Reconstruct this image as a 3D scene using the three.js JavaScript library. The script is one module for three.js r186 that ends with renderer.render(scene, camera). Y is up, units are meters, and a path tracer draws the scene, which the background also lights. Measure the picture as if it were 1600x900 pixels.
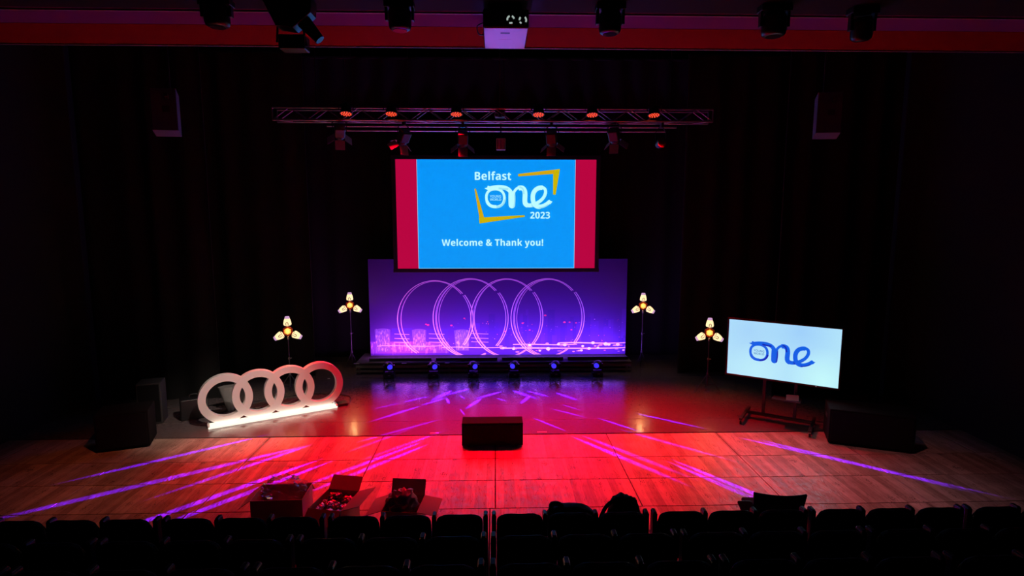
import * as THREE from 'three';
import { RoundedBoxGeometry } from 'three/addons/geometries/RoundedBoxGeometry.js';
import { mergeGeometries, mergeVertices } from 'three/addons/utils/BufferGeometryUtils.js';
import { RectAreaLightUniformsLib } from 'three/addons/lights/RectAreaLightUniformsLib.js';
import { ImprovedNoise } from 'three/addons/math/ImprovedNoise.js';

// ------------------------------------------------------------------ camera, exposure
const scene = new THREE.Scene();
scene.background = new THREE.Color(0, 0, 0);
RectAreaLightUniformsLib.init();
const camera = new THREE.PerspectiveCamera(2 * Math.atan(450 / 901) * 180 / Math.PI, 16 / 9, 0.05, 60);
camera.position.set(0, 4.05, 0);
camera.rotation.order = 'YXZ';
camera.rotation.set(-0.12695, -0.02862, 0);
const renderer = new THREE.WebGLRenderer({ antialias: true });
renderer.toneMapping = THREE.LinearToneMapping;
renderer.toneMappingExposure = 1.0;
renderer.shadowMap.enabled = true;

// light levels in one place
const RED_PAR = 190, STREAK = 13, BATTEN = 20, SCREEN_GLOW = 1.0, TV_GLOW = 0.98;

// ------------------------------------------------------------------ helpers (y up, upstage is -z)
let seed = 7;
const rnd = () => { seed = (seed * 16807) % 2147483647; return (seed - 1) / 2147483646; };
const rr = (a, b) => a + (b - a) * rnd();
const noise = new ImprovedNoise();
const V = (x, y, z) => new THREE.Vector3(x, y, z);
const taken = {};
function numbered(n) { const k = taken[n] = (taken[n] ?? -1) + 1; return k ? n + '_' + String(k).padStart(3, '0') : n; }
function shade(o) { o.traverse((m) => { if (m.isMesh) { m.castShadow = true; m.receiveShadow = true; } }); return o; }
function merge(list) {
  list = Array.isArray(list) ? list : [list];
  if (list.length === 1) return list[0];
  const clean = list.map((g) => {
    const q = g.index ? g.toNonIndexed() : g.clone();
    for (const k of Object.keys(q.attributes)) if (!['position', 'normal', 'uv'].includes(k)) q.deleteAttribute(k);
    return q;
  });
  return mergeGeometries(clean);
}
function obj(name, geos, mat, parent) {
  const m = new THREE.Mesh(merge(geos), mat);
  m.name = parent ? name : numbered(name);
  m.castShadow = m.receiveShadow = true;
  (parent || scene).add(m);
  return m;
}
function tag(o, label, category, group) { o.userData.label = label; o.userData.category = category; if (group) o.userData.group = group; return o; }
function thing(name, label, category, x = 0, y = 0, z = 0, turn = 0, group) {
  const o = new THREE.Group(); o.name = numbered(name); o.position.set(x, y, z); o.rotation.y = turn; scene.add(o);
  return tag(o, label, category, group);
}
function struct(name, geos, mat, label) { const m = obj(name, geos, mat); m.userData.kind = 'structure'; if (label) m.userData.label = label; return m; }
const box = (w, h, d, x = 0, y = 0, z = 0) => new THREE.BoxGeometry(w, h, d).translate(x, y, z);
const rbox = (w, h, d, r, x = 0, y = 0, z = 0) => new RoundedBoxGeometry(w, h, d, 2, r).translate(x, y, z);
function tube(a, b, r, seg = 8, r2 = r) {
  const d = b.clone().sub(a), L = d.length();
  const g = new THREE.CylinderGeometry(r2, r, L, seg);
  g.translate(0, L / 2, 0);
  g.applyQuaternion(new THREE.Quaternion().setFromUnitVectors(V(0, 1, 0), d.normalize()));
  return g.translate(a.x, a.y, a.z);
}
const curveTube = (pts, r, n = 24, seg = 6, closed = false) => new THREE.TubeGeometry(new THREE.CatmullRomCurve3(pts, closed), n, r, seg, closed);
function rrShape(w, h, r, rb = r) {
  const s = new THREE.Shape(), x = w / 2;
  s.moveTo(-x + rb, 0); s.lineTo(x - rb, 0); s.quadraticCurveTo(x, 0, x, rb); s.lineTo(x, h - r); s.quadraticCurveTo(x, h, x - r, h);
  s.lineTo(-x + r, h); s.quadraticCurveTo(-x, h, -x, h - r); s.lineTo(-x, rb); s.quadraticCurveTo(-x, 0, -x + rb, 0);
  return s;
}
const ext = (shape, depth, bevel = 0.006, cs = 6) => new THREE.ExtrudeGeometry(shape, { depth: depth - 2 * bevel, bevelEnabled: bevel > 0, bevelSize: bevel, bevelThickness: bevel, bevelSegments: 2, curveSegments: cs }).translate(0, 0, bevel);
const std = (r, g, b, rough = 0.8, extra = {}) => { const m = new THREE.MeshPhysicalMaterial({ roughness: rough, ...extra }); m.color.setRGB(r, g, b); return m; };
const glow = (r, g, b, k = 1) => { const m = new THREE.MeshStandardMaterial({ roughness: 0.5, color: 0x000000 }); m.color.setRGB(0.05, 0.05, 0.05); m.emissive.setRGB(r, g, b); m.emissiveIntensity = k; return m; };
const canvas = (w, h) => { const c = document.createElement('canvas'); c.width = w; c.height = h; return [c, c.getContext('2d')]; };
function canvasTex(c) { const t = new THREE.CanvasTexture(c); t.colorSpace = THREE.SRGBColorSpace; t.anisotropy = 8; return t; }
function dataTex(w, h, fn, srgb = true, repeat = true) {
  const d = new Uint8Array(w * h * 4);
  for (let j = 0; j < h; j++) for (let i = 0; i < w; i++) { const c = fn(i, j); const k = (j * w + i) * 4; d[k] = c[0]; d[k + 1] = c[1]; d[k + 2] = c[2]; d[k + 3] = 255; }
  const t = new THREE.DataTexture(d, w, h); t.magFilter = THREE.LinearFilter; t.minFilter = THREE.LinearMipmapLinearFilter; t.generateMipmaps = true;
  if (srgb) t.colorSpace = THREE.SRGBColorSpace; if (repeat) t.wrapS = t.wrapT = THREE.RepeatWrapping; t.needsUpdate = true; return t;
}
const cl = (v) => Math.max(0, Math.min(255, v));
function spot(name, from, to, color, I, angle, penumbra, radius = 1) {
  const l = new THREE.SpotLight(0xffffff, I, 0, angle, penumbra, 2); l.color.setRGB(...color);
  l.name = name; l.position.copy(from); l.target.position.copy(to); l.target.name = name + '_aim'; l.castShadow = true; l.shadow.radius = radius; l.shadow.mapSize.set(1024, 1024);
  scene.add(l, l.target); return l;
}
function area(name, w, h, color, I, pos, look) {
  const l = new THREE.RectAreaLight(0xffffff, I, w, h); l.color.setRGB(...color); l.name = name; l.position.copy(pos); l.lookAt(look); scene.add(l); return l;
}

// ------------------------------------------------------------------ materials
const M = {
  wall: std(0.005, 0.005, 0.006, 0.95), drape: std(0.0065, 0.0062, 0.0062, 0.95), ceiling: std(0.004, 0.004, 0.004, 0.95),
  blackPaint: std(0.012, 0.012, 0.013, 0.5), blackMetal: std(0.02, 0.02, 0.022, 0.4), blackPlastic: std(0.015, 0.015, 0.017, 0.32),
  alu: std(0.4, 0.4, 0.42, 0.38, { metalness: 1 }), steel: std(0.35, 0.35, 0.36, 0.4, { metalness: 1 }), greySteel: std(0.10, 0.10, 0.105, 0.45),
  fabric: std(0.010, 0.010, 0.011, 0.9), painted_rim: std(0.1, 0.1, 0.105, 0.35), cap: std(0.06, 0.06, 0.062, 0.3), carpet: std(0.012, 0.011, 0.013, 0.98),  // paler seat edge tone imitates stage light caught on the rims
  beam: std(0.26, 0.012, 0.012, 0.95, { specularIntensity: 0.05 }), beamBand: std(0.2, 0.05, 0.2, 0.95, { specularIntensity: 0.05 }), beamTrim: std(0.3, 0.28, 0.28, 0.6), white: std(0.75, 0.73, 0.70, 0.55), offwhite: std(0.5, 0.5, 0.52, 0.6),  // beam and band colours hold the red and violet light on the soffit
  card: std(0.5, 0.36, 0.27, 0.85), cardIn: std(0.28, 0.18, 0.12, 0.9), bag: std(0.011, 0.011, 0.012, 0.85), speakerCab: std(0.005, 0.005, 0.006, 0.9, { specularIntensity: 0.3 }), grille: std(0.006, 0.006, 0.007, 0.9, { specularIntensity: 0.3 }), hungCab: std(0.1, 0.12, 0.2, 0.6),
  bracket: std(0.03, 0.03, 0.033, 0.5), tape: std(0.75, 0.75, 0.75, 0.6), deckGrey: std(0.2, 0.19, 0.19, 0.55), riserTop: std(0.05, 0.05, 0.05, 0.7),
  film: (() => { const m = new THREE.MeshPhysicalMaterial({ roughness: 0.06, transmission: 0.93, thickness: 0, ior: 1.45, side: THREE.DoubleSide }); m.color.setRGB(0.92, 0.9, 0.95); return m; })(),
  greyBag: (() => { const m = new THREE.MeshPhysicalMaterial({ roughness: 0.3, transmission: 0.15, thickness: 0, side: THREE.DoubleSide }); m.color.setRGB(0.36, 0.33, 0.42); return m; })(),
  foil: [std(0.7, 0.7, 0.75, 0.22, { metalness: 1 }), std(0.35, 0.4, 0.6, 0.25, { metalness: 0.9 }), std(0.7, 0.3, 0.3, 0.25, { metalness: 0.9 })],
};

// worn plywood deck: narrow strips along the depth of the stage, scuffs and scratches
function plyTextures(k) {
  const W = 512, H = 256; seed = 100 + k * 37;
  const strips = []; let x = 0; while (x < W) { const w = rr(10, 34); strips.push([x, x + w, rr(-24, 18)]); x += w; }
  const marks = new Float32Array(W * H);
  const scratch = (n, len, dark) => {
    for (let s = 0; s < n; s++) {
      let px = rnd() * W, py = rnd() * H; const a = Math.PI / 2 + rr(-0.35, 0.35), L = rr(0.3, 1) * len, wd = rnd() < 0.25 ? 2 : 1;
      for (let t = 0; t < L; t++) {
        const ix = Math.floor(px + Math.cos(a) * t + Math.sin(t * 0.2) * 0.7), iy = Math.floor(py + Math.sin(a) * t);
        if (rnd() < 0.25) continue;
        for (let w = 0; w < wd; w++) if (ix + w >= 0 && ix + w < W && iy >= 0 && iy < H) marks[iy * W + ix + w] = Math.max(marks[iy * W + ix + w], dark * rr(0.5, 1));
      }
    }
  };
  scratch(110, 46, 0.5); scratch(30, 34, 0.95);
  for (let s = 0; s < 10; s++) { // scuffed patches with broken outlines
    const cx = rnd() * W, cy = rnd() * H, rx = rr(5, 16), ry = rr(8, 26), dk = rr(0.3, 0.7);
    for (let j = -ry; j < ry; j++) for (let i = -rx; i < rx; i++) {
      const q = (i / rx) ** 2 + (j / ry) ** 2; const ix = Math.floor(cx + i), iy = Math.floor(cy + j);
      if (q < 1 && ix >= 0 && ix < W && iy >= 0 && iy < H && noise.noise(ix * 0.31, iy * 0.17, k * 3.1) > 0.12 + q * 0.3) marks[iy * W + ix] = Math.max(marks[iy * W + ix], dk);
    }
  }
  const st = new Float32Array(W); for (const [a, b, v] of strips) for (let i = Math.floor(a); i < Math.min(W, b); i++) st[i] = v - (i < a + 1 ? 14 : 0);
  const map = dataTex(W, H, (i, j) => {
    const grain = noise.noise(i * 0.55, j * 0.02, k * 5.3) * 11 + noise.noise(i * 0.13, j * 0.012, k * 2.7 + 9) * 14 + noise.noise(i * 0.012, j * 0.02, k + 4) * 16;
    const f = 1 - marks[j * W + i] * 0.9, b = st[i] + grain;
    return [cl((166 + b) * f), cl((150 + b) * f), cl((136 + b) * f)];
  });
  const rough = dataTex(W, H, (i, j) => { const v = cl(120 + noise.noise(i * 0.2, j * 0.07, k * 4.2) * 55 + noise.noise(i * 0.03, j * 0.03, k) * 40 + marks[j * W + i] * 70); return [v, v, v]; }, false);
  const bump = dataTex(W, H, (i, j) => { const v = cl(128 + noise.noise(i * 0.16, j * 0.05, k * 1.7) * 80 + noise.noise(i * 0.5, j * 0.3, k) * 35 - marks[j * W + i] * 60); return [v, v, v]; }, false);
  return { map, rough, bump };
}
const plyMats = [0, 1, 2, 3].map((k) => {
  const t = plyTextures(k);
  return new THREE.MeshPhysicalMaterial({ map: t.map, roughnessMap: t.rough, roughness: 0.85, bumpMap: t.bump, bumpScale: 0.004, ior: 1.42 });
});
const stageMats = [0, 1].map((k) => {
  seed = 900 + k;
  const rough = dataTex(512, 512, (i, j) => { const v = cl(52 + noise.noise(i * 0.05, j * 0.05, k * 7) * 22 + noise.noise(i * 0.3, j * 0.3, k) * 14); return [v, v, v]; }, false);
  const map = dataTex(512, 512, (i, j) => { const s = noise.noise(i * 0.04, j * 0.4, k * 3) * 9 + noise.noise(i * 0.4, j * 0.03, k + 8) * 7; return [cl(98 + s), cl(88 + s), cl(88 + s)]; });
  for (const t of [rough, map]) t.repeat.set(3, 1);
  return new THREE.MeshPhysicalMaterial({ map, roughnessMap: rough, roughness: 0.85, ior: 1.7 });
});

// ------------------------------------------------------------------ the room
const WX = 8.8, ZB = -17.0, ZF = 4.2, CE = 8.7;
struct('floor', box(2 * WX, 0.2, ZF - ZB, 0, -0.13, (ZF + ZB) / 2), M.wall, 'black subfloor beneath the deck panels');
struct('ceiling', box(2 * WX, 0.2, ZF - ZB, 0, CE + 0.1, (ZF + ZB) / 2), M.ceiling);
struct('wall_left', box(0.2, CE + 0.23, ZF - ZB, -WX - 0.1, CE / 2 - 0.115, (ZF + ZB) / 2), M.wall);
struct('wall_right', box(0.2, CE + 0.23, ZF - ZB, WX + 0.1, CE / 2 - 0.115, (ZF + ZB) / 2), M.wall);
struct('wall_back', box(2 * WX + 0.4, CE + 0.23, 0.2, 0, CE / 2 - 0.115, ZB - 0.1), M.wall);
struct('wall_front', box(2 * WX + 0.4, CE + 0.23, 0.2, 0, CE / 2 - 0.115, ZF + 0.1), M.wall);

// apron: plywood panels with open joints, rows measured from the stage edge
const apron = thing('floor_apron', 'worn plywood panel floor in front of the glossy black stage', 'floor'); apron.userData.kind = 'structure'; delete apron.userData.category;
const rows = [[10.255, 9.215], [9.215, 8.42], [8.42, 7.565], [7.565, 6.71], [6.71, 5.85]];
let pk = 0;
rows.forEach(([d0, d1], r) => {
  const off = r >= 3 ? -0.09 : -0.015;
  for (let c = -5; c < 5; c++) {
    let x0 = c * 2.062 + off, x1 = x0 + 2.062; x0 = Math.max(x0, -WX); x1 = Math.min(x1, WX); if (x1 - x0 < 0.05) continue;
    const g = new RoundedBoxGeometry(x1 - x0 - 0.014, 0.03, d0 - d1 - 0.014, 1, 0.004);
    const p = g.attributes.position, uv = g.attributes.uv;
    for (let i = 0; i < p.count; i++) uv.setXY(i, 0.5 + p.getX(i) / 2.062, 0.5 + p.getZ(i) / 1.05);
    const m = obj('floor_panel', g, plyMats[(pk * 7 + c + 5 + r) % 4], apron); pk++;
    m.position.set((x0 + x1) / 2, -0.015 - ((pk * 13) % 5) * 0.0006, -(d0 + d1) / 2);
    if ((c + r) % 2) m.rotation.y = Math.PI;
  }
});
// stage: wide glossy black sheets
const stage = thing('floor_stage', 'glossy black stage floor laid in wide sheets', 'floor'); stage.userData.kind = 'structure'; delete stage.userData.category;
[[10.275, 11.0], [11.0, 11.98], [11.98, 13.95], [13.95, 15.6], [15.6, 16.98]].forEach(([d0, d1], i) => {
  const g = new RoundedBoxGeometry(2 * WX - 0.02, 0.03, d1 - d0 - 0.006, 1, 0.003);
  const p = g.attributes.position, uv = g.attributes.uv;
  for (let k = 0; k < p.count; k++) uv.setXY(k, 0.5 + p.getX(k) / 6, p.getZ(k) / 2);
  const m = obj('floor_sheet', g, stageMats[i % 2], stage); m.position.set(0, -0.011, -(d0 + d1) / 2);
});
// raked seating tiers
const tiers = thing('seating_tier', 'black carpeted tiers under the seat rows', 'floor'); tiers.userData.kind = 'structure'; delete tiers.userData.category;
const ROWD = [5.84, 4.875, 3.976], ROWY = [0, 0.32, 0.63];
obj('tier_step', rbox(2 * WX - 0.02, 0.32, 0.9, 0.01, 0, 0.14, -4.98), M.carpet, tiers);
obj('tier_step', rbox(2 * WX - 0.02, 0.65, 0.9, 0.01, 0, 0.3, -4.075), M.carpet, tiers);
obj('tier_step', rbox(2 * WX - 0.02, 0.95, 7.7, 0.01, 0, 0.45, 0.23), M.carpet, tiers);

// black drapes: folded cloth with depth
function drape(name, label, x0, x1, z, h, fold, group) {
  const n = Math.round((x1 - x0) / 0.04), s = new THREE.Shape(); seed = Math.round(1000 + x0 * 31 + z * 17);
  const ph = rnd() * 6; const zz = []; for (let i = 0; i <= n; i++) { const x = x0 + (x1 - x0) * i / n; zz.push(Math.sin(x * 9 + ph + 1.2 * noise.noise(x * 1.3, z, 2)) * fold * (0.7 + 0.6 * noise.noise(x * 0.9, z, 7))); }
  for (let i = 0; i <= n; i++) { const x = x0 + (x1 - x0) * i / n; i ? s.lineTo(x, zz[i]) : s.moveTo(x, zz[i]); }
  for (let i = n; i >= 0; i--) s.lineTo(x0 + (x1 - x0) * i / n, zz[i] + 0.012);
  const g = new THREE.ExtrudeGeometry(s, { depth: h, bevelEnabled: false, steps: 1 }); g.rotateX(-Math.PI / 2); g.translate(0, 0.01, z);
  const t = thing(name, label, 'curtain', 0, 0, 0, 0, group);
  obj('cloth', g, M.drape, t);
  obj('track', box(x1 - x0, 0.05, 0.05, (x0 + x1) / 2, h + 0.035, z), M.blackMetal, t);
  for (const x of [x0 + 0.2, x1 - 0.2]) obj('hanger_rod', tube(V(x, h + 0.05, z), V(x, CE, z), 0.012, 6), M.blackMetal, t);
  return t;
}
drape('stage_curtain', 'wide black back curtain hanging behind the purple backdrop', -8.6, 8.6, -16.3, 8.2, 0.07);
drape('stage_curtain', 'black side curtain behind the white ring sculpture', -8.7, -6.1, -12.55, 7.8, 0.08);
drape('stage_curtain', 'black side curtain between ring sculpture and purple backdrop', -8.7, -4.55, -14.3, 7.8, 0.08);
drape('stage_curtain', 'black side curtain right behind the television trolley', 6.2, 8.7, -12.45, 7.8, 0.08);
drape('stage_curtain', 'black side curtain between television trolley and purple backdrop', 4.65, 8.7, -14.3, 7.8, 0.08);

// ceiling beam: vertical fascia with lips, soffit behind it
const beam = struct('ceiling_beam', [box(2 * WX, 1.4, 0.93, 0, 7.17, -8.365)], M.beam, 'ceiling beam spanning the hall, red and violet light put into its soffit colours');
obj('soffit_band', box(2 * WX, 1.4, 0.6, 0, 7.174, -7.6), M.beamBand, beam);  // nearer strip, its violet light put into the colour
obj('beam_lip', box(2 * WX, 0.02, 0.025, 0, 6.464, -7.36), M.beamTrim, beam);
obj('beam_lip', box(2 * WX, 0.02, 0.03, 0, 6.464, -8.80), M.beamTrim, beam);
struct('ceiling_panel', box(2 * WX, 0.05, 3.0, 0, 6.49, -5.79), M.ceiling, 'black ceiling panel in front of the beam');

// ------------------------------------------------------------------ lettering and marks
function ribbonLogo(g, main, dark, textCol, textBold) {
  // drawn in a 0..1473 x 0..900 frame
  g.lineCap = 'butt'; g.lineJoin = 'round';
  const path = (w, col, pts) => { g.lineWidth = w; g.strokeStyle = col; g.beginPath(); g.moveTo(pts[0], pts[1]); for (let i = 2; i < pts.length; i += 6) g.bezierCurveTo(pts[i], pts[i + 1], pts[i + 2], pts[i + 3], pts[i + 4], pts[i + 5]); g.stroke(); };
  const poly = (col, pts) => { g.fillStyle = col; g.beginPath(); g.moveTo(pts[0], pts[1]); for (let i = 2; i < pts.length; i += 2) g.lineTo(pts[i], pts[i + 1]); g.closePath(); g.fill(); };
  // ring of the o
  path(34, main, [322, 470, 322, 400, 370, 366, 440, 366, 520, 370, 552, 420, 552, 480, 552, 560, 500, 594, 438, 594, 370, 594, 322, 550, 322, 470]);
  path(22, dark, [560, 500, 548, 580, 480, 600, 430, 596]);
  path(40, main, [330, 520, 350, 580, 400, 592, 450, 590]);
  // flying end and top band
  poly(main, [296, 356, 332, 348, 340, 322, 385, 340, 370, 388, 330, 376]);
  path(54, main, [350, 366, 420, 340, 520, 335, 575, 356, 625, 376, 648, 420, 648, 470]);
  path(22, dark, [480, 356, 520, 364, 560, 372, 600, 366]);
  // n
  path(84, main, [648, 400, 644, 460, 646, 520, 648, 570]);
  g.fillStyle = main; g.beginPath(); g.ellipse(648, 566, 42, 46, 0, 0, Math.PI * 2); g.fill();
  path(16, dark, [682, 420, 688, 480, 688, 540, 674, 596]);
  path(34, main, [660, 440, 680, 380, 710, 348, 758, 342]);
  path(62, main, [730, 356, 800, 336, 818, 380, 816, 450, 815, 500, 800, 560, 850, 572]);
  path(18, dark, [742, 340, 790, 345, 800, 380, 800, 430]);
  path(52, main, [818, 520, 820, 580, 870, 580, 920, 566]);
  // e
  path(42, dark, [900, 572, 980, 552, 1060, 500, 1078, 410]);
  path(40, main, [940, 556, 1010, 524, 1078, 470, 1078, 400, 1078, 350, 1040, 346, 1020, 346]);
  path(58, main, [1040, 350, 960, 340, 915, 400, 915, 470, 915, 560, 960, 600, 1010, 588]);
  path(50, main, [985, 588, 1050, 592, 1100, 556, 1138, 520]);
  poly(main, [1110, 520, 1128, 500, 1142, 516, 1170, 524, 1140, 560]);
  path(14, dark, [990, 606, 1040, 606, 1080, 590, 1110, 566]);
  g.fillStyle = textCol; g.textAlign = 'center'; g.textBaseline = 'alphabetic'; g.font = '43px sans-serif';
  g.fillText('YOUNG', 440, 474, 150); g.fillText('WORLD', 440, 515, 156);
}
function slideTexture() {
  const W = 1400, H = 764, [c, g] = canvas(W, H);
  g.fillStyle = '#b8053f'; g.fillRect(0, 0, W, H);
  g.fillStyle = '#0394f7'; g.fillRect(146, 0, 1108, H);
  g.fillStyle = '#7fd0ff'; g.fillRect(146, 0, 4, H); g.fillRect(1250, 0, 4, H); g.fillRect(146, H - 4, 1108, 4);
  const ox = -88, oy = -88;
  const P = (col, pts) => { g.fillStyle = col; g.beginPath(); pts.forEach((p, i) => (i ? g.lineTo(p[0] + ox, p[1] + oy) : g.moveTo(p[0] + ox, p[1] + oy))); g.closePath(); g.fill(); };
  P('#c9b400', [[1185, 158], [1233, 152], [1204, 331], [1186, 329]]); P('#d2a60a', [[939, 187], [1197, 156], [1190, 186], [941, 204]]);
  P('#d2a60a', [[634, 290], [644, 288], [701, 492], [668, 497]]); P('#cdb000', [[664, 491], [986, 474], [988, 485], [668, 533]]);
  g.fillStyle = '#c4fbff'; g.textAlign = 'left'; g.textBaseline = 'alphabetic';
  g.font = 'bold 78px sans-serif'; g.fillText('Belfast', 630 + ox, 229 + oy, 264);
  g.font = 'bold 66px sans-serif'; g.fillText('2023', 1023 + ox, 498 + oy, 168);
  g.font = 'bold 66px sans-serif'; g.fillText('Welcome & Thank you!', 400 + ox, 691 + oy, 752);
  g.save(); g.translate(540 + ox, 90 + oy); g.scale(0.55, 0.55); ribbonLogo(g, '#bdfcff', '#9be4f4', '#bdfcff'); g.restore();
  return canvasTex(c);
}
function tvTexture() {
  const W = 1600, H = 900, [c, g] = canvas(W, H);
  g.fillStyle = '#b4e6fd'; g.fillRect(0, 0, W, H);
  for (const [x, y, r, col] of [[300, 150, 620, '#a9d8fd'], [1050, 90, 560, '#a2d3fd'], [1400, 820, 520, '#c6fbfe'], [450, 800, 480, '#bdf0fe']]) {
    const q = g.createRadialGradient(x, y, 20, x, y, r); q.addColorStop(0, col); q.addColorStop(1, col + '00'); g.fillStyle = q; g.fillRect(0, 0, W, H);
  }
  g.save(); g.translate(-10, -35); g.scale(1.1, 1.1); ribbonLogo(g, '#0a5fe6', '#0625b4', '#0b5bb0'); g.restore();
  return canvasTex(c);
}
function backdropTexture() {
  const W = 2048, H = 776, [c, g] = canvas(W, H), k = W / 396; seed = 77;
  const X = (px) => (px - 580) * k, Y = (py) => (py - 405) * k;
  g.fillStyle = '#461489'; g.fillRect(0, 0, W, H);
  // distant skyline and drum towers of the print
  for (let i = 0; i < 46; i++) { const x = rr(735, 976), w = rr(4, 11), h = rr(14, 62); g.fillStyle = ['#40128a', '#4b1892', '#3c1084', '#4f1c98'][i % 4]; g.fillRect(X(x), Y(545 - h), w * k, h * k); }
  const blk = (x0, y0, x1, y1, col, n) => { g.fillStyle = col; g.fillRect(X(x0), Y(y0), (x1 - x0) * k, (y1 - y0) * k); for (let i = 0; i < n; i++) { g.fillStyle = ['#e6dcf0', '#b2a2c4', '#d0b8dc', '#9aa6c8'][i % 4]; g.globalAlpha = 0.4; g.fillRect(X(rr(x0, x1 - 3)), Y(rr(y0, y1 - 6)), rr(2, 12), rr(10, 50)); } g.globalAlpha = 1; };
  blk(580, 533, 700, 552, '#70409c', 90); blk(613, 512, 645, 533, '#42209a', 0); blk(666, 514, 700, 534, '#42209a', 0);
  for (const [x0, x1, y0, y1] of [[587, 611, 512, 549], [644, 666, 513, 548], [709, 733, 514, 548]]) {
    g.fillStyle = '#6a58a4'; g.beginPath(); g.moveTo(X(x0), Y(y0 + 2)); g.quadraticCurveTo(X((x0 + x1) / 2), Y(y0 - 1.5), X(x1), Y(y0 + 2)); g.lineTo(X(x1 - 2), Y(y1)); g.lineTo(X(x0 + 2.5), Y(y1)); g.closePath(); g.fill();
    for (let i = 0; i < 130; i++) { g.globalAlpha = rr(0.15, 0.5); g.fillStyle = ['#b9c6e6', '#8f7fc4', '#d8c8ee', '#5a48a0'][i % 4]; g.beginPath(); g.ellipse(X(rr(x0 + 2, x1 - 2)), Y(rr(y0 + 3, y1 - 2)), rr(2, 7), rr(5, 18), rr(-0.3, 0.3), 0, 7); g.fill(); }
    g.globalAlpha = 1;
  }
  g.strokeStyle = '#cdbfe4'; g.lineWidth = 4;
  for (const y of [521, 528, 534]) { for (const [a, b] of [[617, 640], [735, 762], [670, 694]]) { g.beginPath(); g.moveTo(X(a), Y(y)); g.lineTo(X(b), Y(y + 1)); g.stroke(); } }
  // city lights
  for (let i = 0; i < 90; i++) { g.fillStyle = ['#ff5a8a', '#e8d8ff', '#b09aff', '#ff7a6a'][i % 4]; g.globalAlpha = rr(0.3, 0.9); const x = rr(690, 972); g.beginPath(); g.ellipse(X(x), Y(rr(498, 546)), rr(1.5, 5), rr(1.5, 4), 0, 0, 7); g.fill(); }
  for (const [x, y, r] of [[669, 507, 7], [666, 506, 5], [725, 497, 5], [705, 508, 6], [815, 505, 6], [880, 504, 7], [888, 504, 5], [898, 505, 5], [850, 493, 7], [788, 518, 5], [826, 516, 5], [891, 516, 5]]) { g.globalAlpha = 0.9; g.fillStyle = '#ff4a7c'; g.beginPath(); g.ellipse(X(x), Y(y), r * 1.6, r, 0, 0, 7); g.fill(); }
  g.globalAlpha = 1; g.strokeStyle = '#ffeaff';
  for (const [x0, x1, y, w] of [[780, 976, 545, 8], [800, 900, 539, 5], [870, 976, 537, 7], [690, 790, 543, 5], [590, 690, 540, 4]]) { g.lineWidth = w; g.beginPath(); g.moveTo(X(x0), Y(y)); g.bezierCurveTo(X(x0 + (x1 - x0) * 0.3), Y(y - 2), X(x0 + (x1 - x0) * 0.6), Y(y + 2.5), X(x1), Y(y)); g.stroke(); }
  for (let i = 0; i < 60; i++) { const x = rr(780, 976), y = rr(537, 551), q = rr(3, 9); g.globalAlpha = rr(0.35, 0.9); g.fillStyle = i % 3 ? '#f4dcff' : '#ff9ad0'; g.beginPath(); g.ellipse(X(x), Y(y), q * rr(1, 2.6), q * 0.7, 0, 0, 7); g.fill(); }
  g.globalAlpha = 1; g.fillStyle = '#ffffff';
  for (const [x, y, r] of [[801, 546, 9], [826, 540, 11], [855, 546, 14], [871, 539, 10], [881, 540, 12], [909, 542, 9], [919, 546, 11], [925, 537, 12], [933, 545, 9], [945, 539, 14], [950, 540, 10], [964, 540, 12], [907, 549, 9], [973, 549, 8], [842, 549, 8], [785, 544, 8]]) { g.beginPath(); g.ellipse(X(x), Y(y), r * 1.25, r, 0, 0, 7); g.fill(); }
  // four light-trail rings, each of several brush lines with small breaks
  const ring = (cx, cy, rx, ry, n, breaks) => {
    for (let i = 0; i < n; i++) {
      const o = [0, 4.4, 1.9, 6.2][i];
      for (const [a, b, dx] of breaks) { g.strokeStyle = ['#f2e2ff', '#e3c9ff', '#d6bcff', '#ecd6ff'][i]; g.lineWidth = [6.5, 5.5, 4, 4][i]; g.beginPath(); g.ellipse(X(cx + dx + i * 0.9), Y(cy), (rx - o) * k, (ry - o * 0.25) * k, 0, a, b); g.stroke(); }
    }
  };
  ring(680, 499, 57.5, 61, 2, [[2.1, 5.55, 0], [5.6, 7.0, 1.2]]);
  ring(734, 497, 57, 62, 4, [[1.15, 5.5, 0], [5.58, 7.08, 1.6]]);
  ring(790, 497, 55, 61.5, 3, [[1.0, 5.5, 0], [5.56, 7.05, 1.4]]);
  ring(853, 497, 56, 61.5, 4, [[0.95, 5.5, 0], [5.56, 7.0, 1.6]]);
  return canvasTex(c);
}

// ------------------------------------------------------------------ backdrop, riser, uplight battens
const riser = thing('stage_riser', 'low grey steel riser with stepped rails under the purple backdrop', 'riser', 0, 0, -14.55);
obj('deck', rbox(7.12, 0.05, 1.1, 0.008, -0.04, 0.245, -0.5), M.riserTop, riser);
obj('rail', rbox(7.1, 0.075, 0.06, 0.008, -0.04, 0.175, 0.02), M.deckGrey, riser);
obj('rail', rbox(7.1, 0.06, 0.06, 0.008, -0.04, 0.065, 0.05), M.deckGrey, riser);
obj('skirt', box(7.0, 0.2, 0.9, -0.04, 0.115, -0.5), M.blackPaint, riser);
for (const x of [-3.5, -1.2, 1.1, 3.4]) obj('leg', rbox(0.06, 0.22, 0.06, 0.006, x, 0.11, 0.015), M.deckGrey, riser);
const backdrop = thing('backdrop', 'purple lit printed backdrop showing four light-trail rings over city lights', 'backdrop', 0.08, 0.273, -15.32);
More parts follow.
